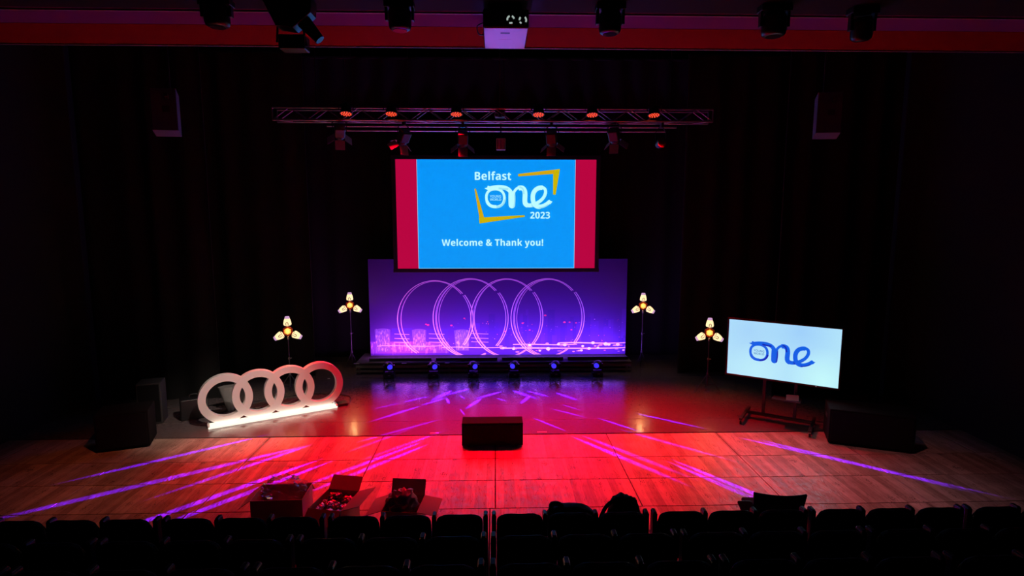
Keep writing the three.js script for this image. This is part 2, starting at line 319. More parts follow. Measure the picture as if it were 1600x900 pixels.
{
  const W = 6.9, H = 2.6;
  const print = new THREE.MeshStandardMaterial({ map: backdropTexture(), roughness: 0.75 });
  obj('print', new THREE.PlaneGeometry(W, H).translate(0, H / 2, 0.021), print, backdrop);
  obj('panel', box(W, H, 0.04, 0, H / 2, 0), M.blackPaint, backdrop);
  obj('support_frame', [box(0.05, H, 0.05, -W / 3, H / 2, -0.05), box(0.05, H, 0.05, W / 3, H / 2, -0.05), tube(V(-W / 3, 1.6, -0.06), V(-W / 3, 0, -0.28), 0.018), tube(V(W / 3, 1.6, -0.06), V(W / 3, 0, -0.28), 0.018)], M.greySteel, backdrop);
}
const battenColors = [[0.62, 0.12, 0.85], [0.42, 0.12, 1.0], [0.36, 0.12, 1.0], [0.36, 0.12, 1.0]];
const battenWords = ['low light batten lying at the drum-tower end of the backdrop', 'low light batten under the second ring of the backdrop print', 'low light batten under the fourth ring of the backdrop print', 'low light batten at the city-lights end of the backdrop'];
battenColors.forEach((col, i) => {
  const x = -2.52 + i * 1.72 + 0.04;
  const b = thing('light_batten', battenWords[i], 'stage light', x, 0.27, -14.72, 0, 'light battens on the riser');
  obj('housing', [rbox(1.6, 0.05, 0.075, 0.01, 0, 0.027, 0), box(1.6, 0.05, 0.012, 0, 0.055, 0.03)], M.blackMetal, b);
  const face = obj('led_strip', box(1.56, 0.012, 0.05), glow(col[0] * 0.9, col[1], col[2] * 0.9), b); face.position.set(0, 0.062, -0.006); face.rotation.x = -0.45;
  const p = V(x, 0.345, -14.735);
  area('batten_light', 1.56, 0.05, col, BATTEN * (i === 0 ? 1.1 : 1) * 10, p, p.clone().add(V(0, 0.8, -0.6)));
});
// cables and little bits of clutter along the front of the riser
function cable(label, pts, r = 0.008, mat = M.blackPaint, group = 'cables') { return tag(obj('cable', curveTube(pts, r, 40, 6), mat), label, 'cable', group); }
cable('thin pale cable looping over the riser edge under the drum towers', [V(-3.3, 0.278, -14.58), V(-2.7, 0.30, -14.5), V(-2.2, 0.282, -14.6), V(-1.6, 0.30, -14.53), V(-0.9, 0.279, -14.62)], 0.008, M.offwhite);
const tapes = [['small white tape mark on the outer corner of the riser', -3.56, 0.272, -14.47, 0.14], ['white tape mark on riser edge beside the first moving head', -2.35, 0.272, -14.47, 0.12], ['white tape mark on riser edge beside the second moving head', -1.25, 0.272, -14.47, 0.12]];
for (const [l, x, y, z, w] of tapes) tag(obj('tape_mark', rbox(w, 0.004, 0.05, 0.001, x, y, z), M.tape), l, 'tape');
for (const [l, x, z, w] of [['white tape strip on stage edge between floodlight glow and loudspeaker box', -1.15, -10.36, 0.16], ['white tape strip on stage edge just past the loudspeaker box', 0.86, -10.36, 0.18], ['short white tape piece on the stage by the riser end', -4.0, -14.3, 0.1], ['tiny white tape piece near the riser end', -4.15, -14.05, 0.06]]) tag(obj('tape_mark', rbox(w, 0.003, 0.035, 0.001, x, 0.0058, z), M.tape), l, 'tape');

// ------------------------------------------------------------------ projection screen
{
  const s = thing('projection_screen', 'large blue and red slide screen reading Belfast and Welcome & Thank you', 'screen', 0.03, 2.655, -15.0);
  const W = 5.12, H = 2.78, tex = slideTexture();
  const m = new THREE.MeshStandardMaterial({ color: 0x000000, roughness: 0.9, emissive: 0xffffff, emissiveMap: tex, emissiveIntensity: SCREEN_GLOW });
  obj('slide', new THREE.PlaneGeometry(W, H).translate(0, H / 2, 0.021), m, s);
  obj('panel', box(W + 0.02, H + 0.02, 0.035, 0, H / 2, 0), M.blackPaint, s);
  for (const [w, h, x, y] of [[W + 0.24, 0.1, 0, -0.055], [W + 0.24, 0.1, 0, H + 0.055], [0.1, H + 0.02, -W / 2 - 0.06, H / 2], [0.1, H + 0.02, W / 2 + 0.06, H / 2]]) obj('border', rbox(w, h, 0.06, 0.008, x, y, 0), M.blackPaint, s);
  for (const x of [-2.2, 2.2]) obj('hanging_wire', tube(V(x, H + 0.1, 0), V(x, CE - 2.655, 0), 0.006, 5), M.blackMetal, s);
  area('screen_light', W * 0.79, H, [0.02, 0.3, 0.95], 0.35, V(0.03, 2.655 + H / 2, -14.95), V(0.03, 2.655 + H / 2, 0));
}

// ------------------------------------------------------------------ truss, bars and their lanterns
const TZ = -12.0;
{
  const t = thing('lighting_truss', 'aluminium box lighting truss hung above the slide screen', 'truss', 0, 0, 0);
  const x0 = -4.45, x1 = 4.45, yb = 5.93, yt = 6.17, z0 = TZ, z1 = TZ - 0.27;
  for (const [y, z] of [[yb, z0], [yt, z0], [yb, z1], [yt, z1]]) obj('chord', tube(V(x0, y, z), V(x1, y, z), 0.022, 10), M.alu, t);
  const n = 26, st = (x1 - x0) / n;
  for (let i = 0; i < n; i++) {
    const a = x0 + i * st, b = a + st, up = i % 2;
    obj('brace', [tube(V(a, up ? yt : yb, z0), V(b, up ? yb : yt, z0), 0.01, 6), tube(V(a, up ? yt : yb, z1), V(b, up ? yb : yt, z1), 0.01, 6), tube(V(a, yb, up ? z1 : z0), V(b, yb, up ? z0 : z1), 0.01, 6)], M.alu, t);
  }
  for (const x of [-3.6, 3.6]) obj('hanging_chain', tube(V(x, yt, TZ - 0.135), V(x, CE, TZ - 0.135), 0.012, 6), M.blackMetal, t);
  obj('end_frame', [tube(V(x0, yb, z0), V(x0, yt, z0), 0.015), tube(V(x1, yb, z0), V(x1, yt, z0), 0.015), tube(V(x0, yb, z1), V(x0, yt, z1), 0.015), tube(V(x1, yb, z1), V(x1, yt, z1), 0.015)], M.alu, t);
}
for (const [z, y, xa, xb, l] of [[-12.8, 5.93, -3.6, 3.95, 'slim aluminium lighting bar just upstage of the truss'], [-13.45, 5.93, -3.6, 3.9, 'slim aluminium lighting bar furthest upstage behind the truss']]) {
  const b = thing('lighting_bar', l, 'pipe', 0, 0, 0, 0, 'lighting bars behind the truss');
  obj('pipe', tube(V(xa, y, z), V(xb, y, z), 0.024, 10), M.alu, b);
  for (const x of [-3.2, 0.2, 3.5]) obj('hanging_wire', tube(V(x, y, z), V(x, CE, z), 0.006, 5), M.blackMetal, b);
}
{ // chain hoist at the middle of the truss
  const h = thing('chain_hoist', 'chain hoist with pale fittings at the middle of the truss', 'hoist', 0.1, 0, TZ - 0.12);
  obj('motor_body', rbox(0.2, 0.16, 0.15, 0.02, 0, 6.08, 0.02), M.greySteel, h);
  obj('chain', tube(V(0, 6.16, 0), V(0, CE, 0), 0.014, 6), M.steel, h);
  obj('hook', [new THREE.TorusGeometry(0.04, 0.01, 6, 14).translate(-0.07, 6.05, 0.12), new THREE.TorusGeometry(0.04, 0.01, 6, 14).translate(0.07, 6.05, 0.12)], M.alu, h);
}
// red LED par cans; nearly straight down, tipped to the seats
const ledMat = glow(1.0, 0.07, 0.02, 1.3), parDark = M.blackMetal;
const redPars = [[-2.95, 'outermost red LED par above the ring-sculpture side'], [-2.06, 'red LED par next to the outermost one on the ring-sculpture side'], [-0.77, 'red LED par on the truss beside the chain hoist, ring-sculpture side'], [0.87, 'red LED par on the truss beside the chain hoist, television side'], [1.95, 'red LED par next to the outermost one on the television side'], [3.2, 'outermost red LED par above the television side']];
redPars.forEach(([x, label], i) => {
  const y = 6.0, z = TZ + 0.14, tilt = 0.25; // from straight down towards the seats
  const p = thing('par_light', label, 'stage light', x, y, z, 0, 'red par lights on the truss');
  const head = new THREE.Group(); head.name = 'lamp_head'; p.add(head); head.rotation.x = tilt - Math.PI / 2 + Math.PI / 2;
  const hd = obj('housing', [new THREE.CylinderGeometry(0.09, 0.12, 0.15, 18).translate(0, 0.11, 0), new THREE.TorusGeometry(0.12, 0.012, 6, 20).rotateX(Math.PI / 2).translate(0, 0.035, 0), new THREE.CylinderGeometry(0.118, 0.118, 0.01, 18).translate(0, 0.036, 0)], parDark, head);
  const leds = []; for (let r = 0; r < 3; r++) for (let k = 0; k < [1, 6, 11][r]; k++) { const a = k / [1, 6, 11][r] * Math.PI * 2; leds.push(new THREE.SphereGeometry(0.0165, 8, 5).scale(1, 0.6, 1).translate(Math.cos(a) * [0, 0.048, 0.092][r], 0.028, Math.sin(a) * [0, 0.048, 0.092][r])); }
  obj('led_array', leds, ledMat, head);
  head.rotation.x = -tilt; // underside swings towards +z
  obj('yoke', curveTube([V(-0.14, 0.1, 0), V(-0.145, 0.2, 0), V(0, 0.23, -0.04), V(0.145, 0.2, 0), V(0.14, 0.1, 0)], 0.009, 18, 5), parDark, p);
  obj('clamp', [rbox(0.04, 0.09, 0.08, 0.008, 0, 0.215, -0.1)], parDark, p);
  const dir = V(0, -Math.cos(tilt), Math.sin(tilt));
  const from = V(x, y, z).addScaledVector(dir, 0.03);
  spot('par_beam', from, from.clone().addScaledVector(dir, 5), [1, 0.0, 0.01], RED_PAR, [0.47, 0.56, 0.56, 0.56, 0.56, 0.58][i], 1, 4);
});
// fresnels with barn doors, aimed upstage at the screen
function fresnel(x, y, z, turn, tip, label, group) {
  const f = thing('fresnel_lantern', label, 'stage light', x, y, z, turn, group);
  const h = new THREE.Group(); h.name = 'lamp_head'; f.add(h); h.rotation.x = tip;
  obj('body', [rbox(0.21, 0.2, 0.24, 0.03, 0, 0, 0.02), new THREE.CylinderGeometry(0.1, 0.1, 0.05, 18).rotateX(Math.PI / 2).translate(0, 0, -0.12)], M.blackMetal, h);
  obj('lens', new THREE.CylinderGeometry(0.085, 0.085, 0.02, 18).rotateX(Math.PI / 2).translate(0, 0, -0.145), std(0.3, 0.3, 0.32, 0.15), h);
  for (let k = 0; k < 4; k++) {
    const w = k % 2 ? 0.2 : 0.19, g = ext(rrShape(w, 0.19, 0.01), 0.004, 0.001, 2); g.rotateX(0.85 - Math.PI / 2).translate(0, 0.1, -0.15); g.rotateZ(k * Math.PI / 2);
    obj('barn_door', g, M.doorPaint, h);
  }
  obj('yoke', curveTube([V(-0.13, 0, 0), V(-0.135, 0.17, 0), V(0, 0.25, 0), V(0.135, 0.17, 0), V(0.13, 0, 0)], 0.01, 20, 6), M.blackMetal, f);
  obj('clamp', rbox(0.05, 6.0 - y - 0.22, 0.09, 0.008, 0, (6.0 - y + 0.22) / 2, 0.02), M.blackMetal, f);
  return f;
}
M.doorPaint = std(0.28, 0.28, 0.3, 0.35);
fresnel(-1.86, 5.62, -12.1, 0.75, -0.9, 'barn-door lantern turned sideways near the first slide corner', 'barn-door lanterns under the truss');
fresnel(-0.66, 5.58, -12.1, 0.1, -1.0, 'barn-door lantern between the slide corner and the small panel lamp', 'barn-door lanterns under the truss');
fresnel(1.16, 5.6, -12.1, -0.25, -1.0, 'barn-door lantern with a blue-lit flap above the word Belfast', 'barn-door lanterns under the truss');
fresnel(2.45, 5.66, -12.1, -0.5, -0.9, 'barn-door lantern above the red bar on the television side', 'barn-door lanterns under the truss');
fresnel(-3.15, 5.72, -12.1, 0.3, -0.7, 'dark barn-door lantern nearest the ring-sculpture end of the truss', 'barn-door lanterns under the truss');
{
  const c = thing('spotlight_can', 'small round lantern with a red gel beyond the screen edge', 'stage light', 3.42, 5.52, -12.12);
  obj('body', [new THREE.CylinderGeometry(0.085, 0.085, 0.2, 18).rotateX(Math.PI / 2 - 0.3)], M.blackMetal, c);
  obj('gel', new THREE.CylinderGeometry(0.08, 0.08, 0.006, 18).rotateX(Math.PI / 2 - 0.3).translate(0, -0.034, 0.102), std(0.5, 0.02, 0.04, 0.5), c);
  obj('yoke', curveTube([V(-0.1, 0, 0), V(-0.1, 0.22, 0), V(0, 0.32, 0), V(0.1, 0.22, 0), V(0.1, 0, 0)], 0.009, 18, 6), M.blackMetal, c);
  obj('clamp', rbox(0.05, 0.2, 0.14, 0.008, 0, 0.4, 0.06), M.blackMetal, c);
}
{
  const c = thing('panel_lamp', 'small upright grey panel lamp under the chain hoist', 'stage light', 0.12, 5.5, -12.3);
  obj('body', rbox(0.19, 0.24, 0.09, 0.012), M.offwhite, c);
  for (const x of [-0.07, 0, 0.07]) obj('louvre', box(0.012, 0.2, 0.02, x, 0, 0.052), M.greySteel, c);
  obj('stem', tube(V(0, 0.1, 0), V(0, 0.43, 0.03), 0.014, 6), M.blackMetal, c);
}

// ------------------------------------------------------------------ above the seats: lanterns, projector, wall speakers
function hungHead(x, bottom, z, w, tipX, tipZ, label, long = 0.26) {
  const top = 6.462, g = thing('hanging_spotlight', label, 'stage light', x, bottom, z, 0, 'dark spotlights hanging before the ceiling beam');
  const h = new THREE.Group(); h.name = 'lamp_head'; g.add(h); h.position.set(0, long / 2, 0); h.rotation.set(tipX, 0, tipZ);
  const r = w / 2, pts = [[0.001, -long / 2], [r * 0.7, -long / 2], [r * 0.92, -long / 2 + 0.02], [r, -long / 2 + 0.06], [r, long / 2 - 0.06], [r * 0.8, long / 2], [0.001, long / 2]].map((p) => new THREE.Vector2(...p));
  obj('housing', new THREE.LatheGeometry(pts, 24), M.blackPlastic, h);
  obj('lens', new THREE.CylinderGeometry(r * 0.62, r * 0.62, 0.006, 24).translate(0, -long / 2 - 0.002, 0), std(0.05, 0.05, 0.06, 0.1), h);
  const y1 = top - bottom;
  for (const q of [-1, 1]) obj('yoke_arm', rbox(0.03, Math.max(0.08, y1 - long / 2 - 0.01), 0.07, 0.006, q * (r + 0.02), (y1 + long / 2 - 0.06) / 2, 0), M.blackMetal, g);
  obj('base', rbox(w + 0.08, 0.07, 0.16, 0.01, 0, y1 - 0.035, 0), M.blackMetal, g);
  return g;
}
hungHead(-3.16, 6.17, -7, 0.28, 0, 0, 'dark upright spotlight on the ring-sculpture side of the large slanting spotlight');
spot('added_apron_wash', V(-3.16, 6.15, -7.0), V(-5.6, 0, -8.9), [1, 0.15, 0.05], 44, 0.36, 1, 3);  // red wash added to brighten the apron; the spotlight itself is dark
hungHead(-1.09, 6.15, -7, 0.26, 0, 0, 'dark upright spotlight between slanting spotlight and projector');
hungHead(1.34, 6.13, -7, 0.26, 0, 0, 'dark upright spotlight just past the projector, television side');
hungHead(3.27, 6.12, -7, 0.28, 0, 0, 'dark upright spotlight far along the beam, television side');
spot('added_apron_wash', V(3.27, 6.1, -7.0), V(5.7, 0, -8.4), [1, 0.3, 0.34], 34, 0.36, 1, 3);  // matching wash added to lift the apron on the television side
hungHead(4.35, 6.1, -7.05, 0.24, 0.3, 0.2, 'outermost dark spotlight at the television end of the beam');
{
  const g = thing('profile_spotlight', 'large black slanting spotlight with open shutter box before the beam', 'stage light', -2.3, 5.95, -7);
  const t1 = obj('lens_tube', new THREE.CylinderGeometry(0.055, 0.1, 0.42, 18), M.blackPlastic, g); t1.position.set(0.16, 0.24, 0.02); t1.rotation.z = 0.72; t1.rotation.z = -2.42;
  obj('body', ext((() => { const s = new THREE.Shape(); s.moveTo(-0.3, 0.5); s.lineTo(0.235, 0.5); s.lineTo(0.22, 0.36); s.lineTo(0.02, 0.2); s.lineTo(-0.16, 0.22); return s; })(), 0.22, 0.01, 2).translate(0, 0, -0.1), M.blackPlastic, g);
  spot('added_ring_beam', V(-1.98, 6.0, -7.16), V(-5.0, 0.4, -10.9), [1, 0.84, 0.72], 92, 0.265, 1, 3);  // warm beam added to light rings and apron; the spotlight looks unlit
  obj('shutter_box', rbox(0.3, 0.16, 0.2, 0.015, -0.02, 0.06, -0.05), M.blackMetal, g);
  obj('bracket', [tube(V(-0.18, 0.26, 0), V(-0.2, 0.06, 0), 0.012, 6), tube(V(0.1, 0.24, 0), V(0.14, 0.02, 0), 0.012, 6)], M.blackMetal, g);
}
{
  const p = thing('projector', 'ceiling projector with pale underside and two silver ports', 'projector', 0.13, 6.2, -7.0);
  obj('chassis', rbox(0.53, 0.2, 0.86, 0.015, 0, 0.1, -0.43), M.blackPlastic, p);
  obj('underside', rbox(0.51, 0.012, 0.83, 0.004, 0, -0.004, -0.43), std(0.62, 0.6, 0.66, 0.5), p);
  obj('vent_slot', box(0.11, 0.004, 0.045, -0.005, -0.011, -0.19), M.blackPaint, p);
  obj('status_text', [0, 1, 2, 3, 4, 5, 6, 7].map((i) => box(0.012, 0.002, 0.012, -0.07 + i * 0.02, -0.011, -0.44)), M.tape, p);
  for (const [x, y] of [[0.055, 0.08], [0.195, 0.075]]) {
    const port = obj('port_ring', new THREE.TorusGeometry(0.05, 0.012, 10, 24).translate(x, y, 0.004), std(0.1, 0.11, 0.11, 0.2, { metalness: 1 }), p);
    for (const [a0, len] of x < 0.1 ? [[0.2, 1.0], [1.9, 1.5], [4.3, 0.9]] : [[5.7, 1.5], [2.3, 0.9], [3.7, 0.6]]) obj('painted_glint', new THREE.TorusGeometry(0.04, 0.012, 6, 8, len).rotateZ(a0).translate(x, y, 0.01), glow(0.34, 0.42, 0.39), port);  // glowing arcs stand in for broken glints on the port
    obj('port_glass', new THREE.SphereGeometry(0.032, 14, 10).scale(1, 1, 0.4).translate(x, y, 0.008), std(0.02, 0.025, 0.025, 0.05), port);
  }
  obj('mount_pole', tube(V(0, 0.2, -0.4), V(0, 0.265, -0.32), 0.03, 10), M.blackMetal, p);
  obj('cable', curveTube([V(-0.26, 0.06, -0.05), V(-0.33, 0.04, -0.1), V(-0.32, -0.02, -0.2), V(-0.27, -0.0, -0.3)], 0.008, 16, 5), M.blackPaint, p);
}
for (const [x, turn, roll, label] of [[-5.2, 0.35, 0.1, 'pale hanging loudspeaker high on the ring-sculpture side'], [5.43, -0.35, -0.1, 'pale hanging loudspeaker high on the television side']]) {
  const s = thing('hanging_loudspeaker', label, 'loudspeaker', x, 5.34, -9.5, 0, 'loudspeakers hung from the ceiling');
  const c = new THREE.Group(); c.name = 'cabinet_group'; s.add(c); c.rotation.set(-0.2, turn, roll); c.position.y = 0.04;
  obj('cabinet', ext((() => { const q = new THREE.Shape(); q.moveTo(-0.17, 0); q.lineTo(0.17, 0); q.lineTo(0.17, 0.66); q.lineTo(-0.17, 0.66); return q; })(), 0.34, 0.012, 2).translate(0, 0, -0.34), M.hungCab, c);
  obj('rear_plate', rbox(0.1, 0.1, 0.012, 0.004, 0.03, 0.33, 0.005), M.blackPaint, c);
  obj('bracket', [rbox(0.06, 0.05, 0.2, 0.008, 0.05, 0.52, 0.02)], M.blackMetal, c);
  obj('hanging_pole', tube(V(0, 0.6, -0.2), V(0, CE - 5.34, -0.2), 0.02, 8), M.blackMetal, s);
}

// ------------------------------------------------------------------ moving heads on the stage floor and their beams
const lensBlue = glow(0.05, 0.03, 1.0, 1.0);
const HEADS = [-2.67, -1.56, -0.56, 0.455, 1.49, 2.56].map((x) => ({ x, z: -14.12 }));
const lensAt = [];
const headWords = ['moving head light nearest the drum-tower end of the riser', 'second moving head light from the drum-tower end of the riser', 'third moving head light from the drum-tower end of the riser', 'third moving head light from the city-lights end of the riser', 'second moving head light from the city-lights end of the riser', 'moving head light nearest the city-lights end of the riser'];
HEADS.forEach(({ x, z }, i) => {
  const m = thing('moving_head', 'black blue-lensed ' + headWords[i], 'stage light', x, 0.004, z, 0, 'moving heads in front of the riser');
  obj('base', [rbox(0.27, 0.11, 0.24, 0.02, 0, 0.055, 0), rbox(0.2, 0.03, 0.2, 0.01, 0, 0.12, 0)], M.blackPlastic, m);
  obj('yoke', [rbox(0.035, 0.2, 0.09, 0.015, -0.125, 0.22, 0), rbox(0.035, 0.2, 0.09, 0.015, 0.125, 0.22, 0), rbox(0.27, 0.03, 0.1, 0.01, 0, 0.135, 0)], M.blackPlastic, m);
  const h = new THREE.Group(); h.name = 'head'; m.add(h); h.position.y = 0.29; const yaw = x < 0 ? 0.42 : -0.42; h.rotation.set(0.05, yaw, 0);
  const r = 0.105; const prof = [[0.001, -0.12], [0.06, -0.115], [0.1, -0.07], [r, 0], [0.1, 0.06], [0.082, 0.1], [0.07, 0.11]].map((p) => new THREE.Vector2(...p));
  obj('housing', new THREE.LatheGeometry(prof, 22).rotateX(Math.PI / 2), M.blackPlastic, h);
  obj('lens', new THREE.SphereGeometry(0.066, 18, 10).scale(1, 1, 0.35).translate(0, 0, 0.1), lensBlue, h);
  obj('display', rbox(0.06, 0.025, 0.006, 0.002, 0.02, 0.075, 0.121), std(0.3, 0.3, 0.32, 0.3), m);
  lensAt.push(V(x + Math.sin(yaw) * 0.14, 0.29, z + Math.cos(yaw) * 0.14));
});
// beams: where each strikes the floor (near x, near depth, far x, far depth), from which head, relative strength
const beams = [
  [-5.95, 9.05, -4.6, 10.07, 3, 1], [-5.5, 8.33, -4.23, 9.2, 5, 0.7], [-4.72, 8.31, -3.36, 9.74, 3, 1], [-4.75, 7.4, -3.2, 8.85, 4, 1.1], [-4.45, 7.3, -2.95, 8.8, 4, 1.1], [-2.67, 8.61, -1.51, 9.69, 5, 0.9], [-2.5, 8.5, -1.38, 9.55, 5, 0.9],
  [-1.77, 9.70, -1.27, 10.15, 5, 0.6], [-2.24, 9.9, -1.8, 10.4, 4, 0.5], [-1.94, 10.45, -1.5, 10.75, 5, 0.5], [-2.5, 10.97, -1.66, 11.86, 3, 0.9], [-2.54, 11.76, -2.15, 12.08, 3, 0.9], [-1.9, 12.24, -1.66, 12.46, 3, 0.9], [-1.49, 12.06, -1.25, 12.3, 3, 0.9],
  [1.28, 10.46, 0.83, 10.98, 1, 0.9], [1.77, 11.14, 1.27, 11.57, 1, 0.8], [1.77, 11.52, 1.47, 11.85, 2, 0.8], [2.62, 10.3, 2.16, 11.05, 2, 0.9], [3.8, 10.55, 3.09, 11.17, 2, 0.9],
  [2.86, 8.23, 1.4, 10.1, 1, 0.9], [3.0, 8.4, 1.6, 10.2, 1, 0.6], [3.33, 9.58, 2.7, 10.1, 1, 0.6], [6.29, 8.46, 4.93, 9.65, 2, 0.9], [6.35, 8.6, 5.0, 9.5, 3, 0.8], [3.71, 7.71, 3.32, 8.28, 2, 0.8], [3.85, 7.8, 3.4, 8.35, 2, 0.8], [4.4, 7.1, 3.95, 7.5, 2, 0.6],
  // short splashes close to the riser
  [-1.35, 12.5, -1.05, 12.8, 2, 1.2], [-1.0, 12.75, -0.75, 13.0, 3, 1.2], [-0.85, 12.35, -0.65, 12.6, 1, 1.1], [-1.15, 12.1, -0.95, 12.35, 1, 1.0], [-0.6, 11.9, -0.35, 12.2, 3, 1.1], [-0.3, 12.5, 0.0, 12.75, 4, 1.3], [0.0, 12.15, 0.25, 12.4, 1, 1.1], [-0.62, 11.3, -0.75, 11.65, 1, 0.8], [0.75, 12.5, 0.5, 12.8, 2, 1.2], [1.05, 12.55, 0.85, 12.8, 2, 1.2], [0.55, 12.15, 0.75, 12.4, 4, 1.1], [1.7, 12.35, 1.45, 12.6, 3, 1.0],
];
for (const [nx, nd, fx, fd, k, s] of beams) {
  const L = lensAt[k], a = V(nx, 0, -nd).sub(L), b = V(fx, 0, -fd).sub(L);
  // lengthways the cone reaches from the near to the far end of the streak; it starts at the head and keeps to the streak's middle line
  const ra = Math.hypot(a.x, a.z), rb = Math.hypot(b.x, b.z), ea = Math.atan2(L.y, ra), eb = Math.atan2(L.y, rb), e = (ea + eb) / 2;
  const splash = fd > 12.15, half = Math.max(0.0088, Math.abs(eb - ea) / 2 * (splash ? 2.2 : 1.15)), mid = a.clone().add(b).multiplyScalar(0.5), az = Math.atan2(mid.x, mid.z);
  const dir = V(Math.sin(az) * Math.cos(e), -Math.sin(e), Math.cos(az) * Math.cos(e)), R = L.y / Math.sin(e);
  spot('moving_head_beam', L, L.clone().addScaledVector(dir, R), [nd < 10.2 ? 0.13 : 0.06, 0.004, 1.0], STREAK * s * (nd < 10.2 ? 1 : splash ? 9 : 4) * R * R / Math.sin(e), half, 0.4, 0.2);
}

// two of the heads also throw a wide soft wash up to the beam and the projector
for (const k of [1, 4]) spot('moving_head_wash', lensAt[k].clone().add(V(0, 0.03, 0)), V(lensAt[k].x * 0.55, 6.4, -7.1), [0.3, 0.01, 1.0], 16, 0.2, 1, 1);
spot('moving_head_wash', lensAt[2].clone().add(V(0, 0.03, 0)), V(0.13, 6.2, -7.4), [0.2, 0.11, 1.0], 110, 0.05, 0.6, 1);

// ------------------------------------------------------------------ three-petal floodlights on tripods
const petalMat = glow(1.0, 0.72, 0.38, 1.35), petalTip = glow(0.75, 0.42, 0.72, 0.8), hexMat = glow(1.0, 0.36, 0.005, 1.15), redPlate = std(0.25, 0.02, 0.01, 0.4);
function floodlight(x, d, headY, s, turn, label) {
  const f = thing('petal_floodlight', label, 'stage light', x, 0.004, -d, turn, 'three-petal floodlights on stands');
  const H = headY, sp = d > 14 ? 0.2 : 0.34;
  for (let k = 0; k < 3; k++) { const a = k * 2.094 + 0.5; obj('leg', [tube(V(0, 0.42, 0), V(Math.cos(a) * sp, 0.012, Math.sin(a) * sp), 0.011, 6), tube(V(0, 0.16, 0), V(Math.cos(a) * sp * 0.55, 0.2, Math.sin(a) * sp * 0.55), 0.007, 5)], M.blackMetal, f); }
  obj('pole', [tube(V(0, 0.12, 0), V(0, H * 0.55, 0), 0.017, 8), tube(V(0, H * 0.55, 0), V(0, H - 0.06, 0), 0.012, 8)], M.blackMetal, f);
  obj('knob', [rbox(0.05, 0.05, 0.05, 0.012, 0, H * 0.55, 0), tube(V(0, H * 0.55, 0), V(0.06, H * 0.55 + 0.01, 0.01), 0.01, 6), rbox(0.05, 0.05, 0.05, 0.012, 0, 0.42, 0), rbox(0.045, 0.07, 0.045, 0.01, 0, H - 0.16, 0)], M.greySteel, f);
  const h = new THREE.Group(); h.name = 'lamp_head'; f.add(h); h.position.y = H; h.scale.setScalar(s);
  const hex = (r, d, z) => new THREE.CylinderGeometry(r, r, d, 6).rotateX(Math.PI / 2).translate(0, 0, z);
  obj('hub', hex(0.12, 0.05, -0.01), redPlate, h);
  obj('amber_window', hex(0.078, 0.03, 0.02), hexMat, h);
  for (let k = 0; k < 3; k++) {
    const rot = k * Math.PI * 2 / 3, R = (g) => g.rotateZ(rot);
    const prof = [[0.03, 0.115], [0.075, 0.13], [0.088, 0.165], [0.074, 0.24], [0.056, 0.29]].map((p) => new THREE.Vector2(...p));
    const p = obj('petal_glass', R(new THREE.LatheGeometry(prof, 8)), petalMat, h);
    obj('petal_tip', R(new THREE.CylinderGeometry(0.046, 0.056, 0.045, 8).translate(0, 0.312, 0)), petalTip, p);
    obj('filament', R(curveTube([V(-0.022, 0.15, 0.088), V(-0.02, 0.2, 0.088), V(0, 0.215, 0.084), V(0.02, 0.2, 0.088), V(0.022, 0.15, 0.088)], 0.007, 14, 5)), std(0.05, 0.03, 0.03, 0.6), p);
    obj('petal_rim', R(new THREE.TorusGeometry(0.078, 0.006, 6, 8).rotateX(Math.PI / 2).translate(0, 0.132, 0)), M.blackMetal, p);
  }
  const l = new THREE.PointLight(0xffffff, 1.2, 0, 2); l.color.setRGB(1, 0.55, 0.2); l.name = 'floodlight_glow'; l.castShadow = true; l.shadow.radius = 3;
  l.position.set(0, H, 0.03); f.add(l);
  return f;
}
floodlight(-4.72, 13.0, 1.42, 1.0, 0.25, 'three-petal warm floodlight on tripod right behind the ring sculpture');
floodlight(-3.83, 15.1, 1.68, 1.0, 0.15, 'three-petal warm floodlight on tripod by the drum-tower edge of the backdrop');
floodlight(3.88, 14.9, 1.66, 1.0, -0.15, 'three-petal warm floodlight on tripod by the city-lights edge of the backdrop');
floodlight(4.86, 12.75, 1.38, 1.0, -0.25, 'three-petal warm floodlight on tripod beside the television');

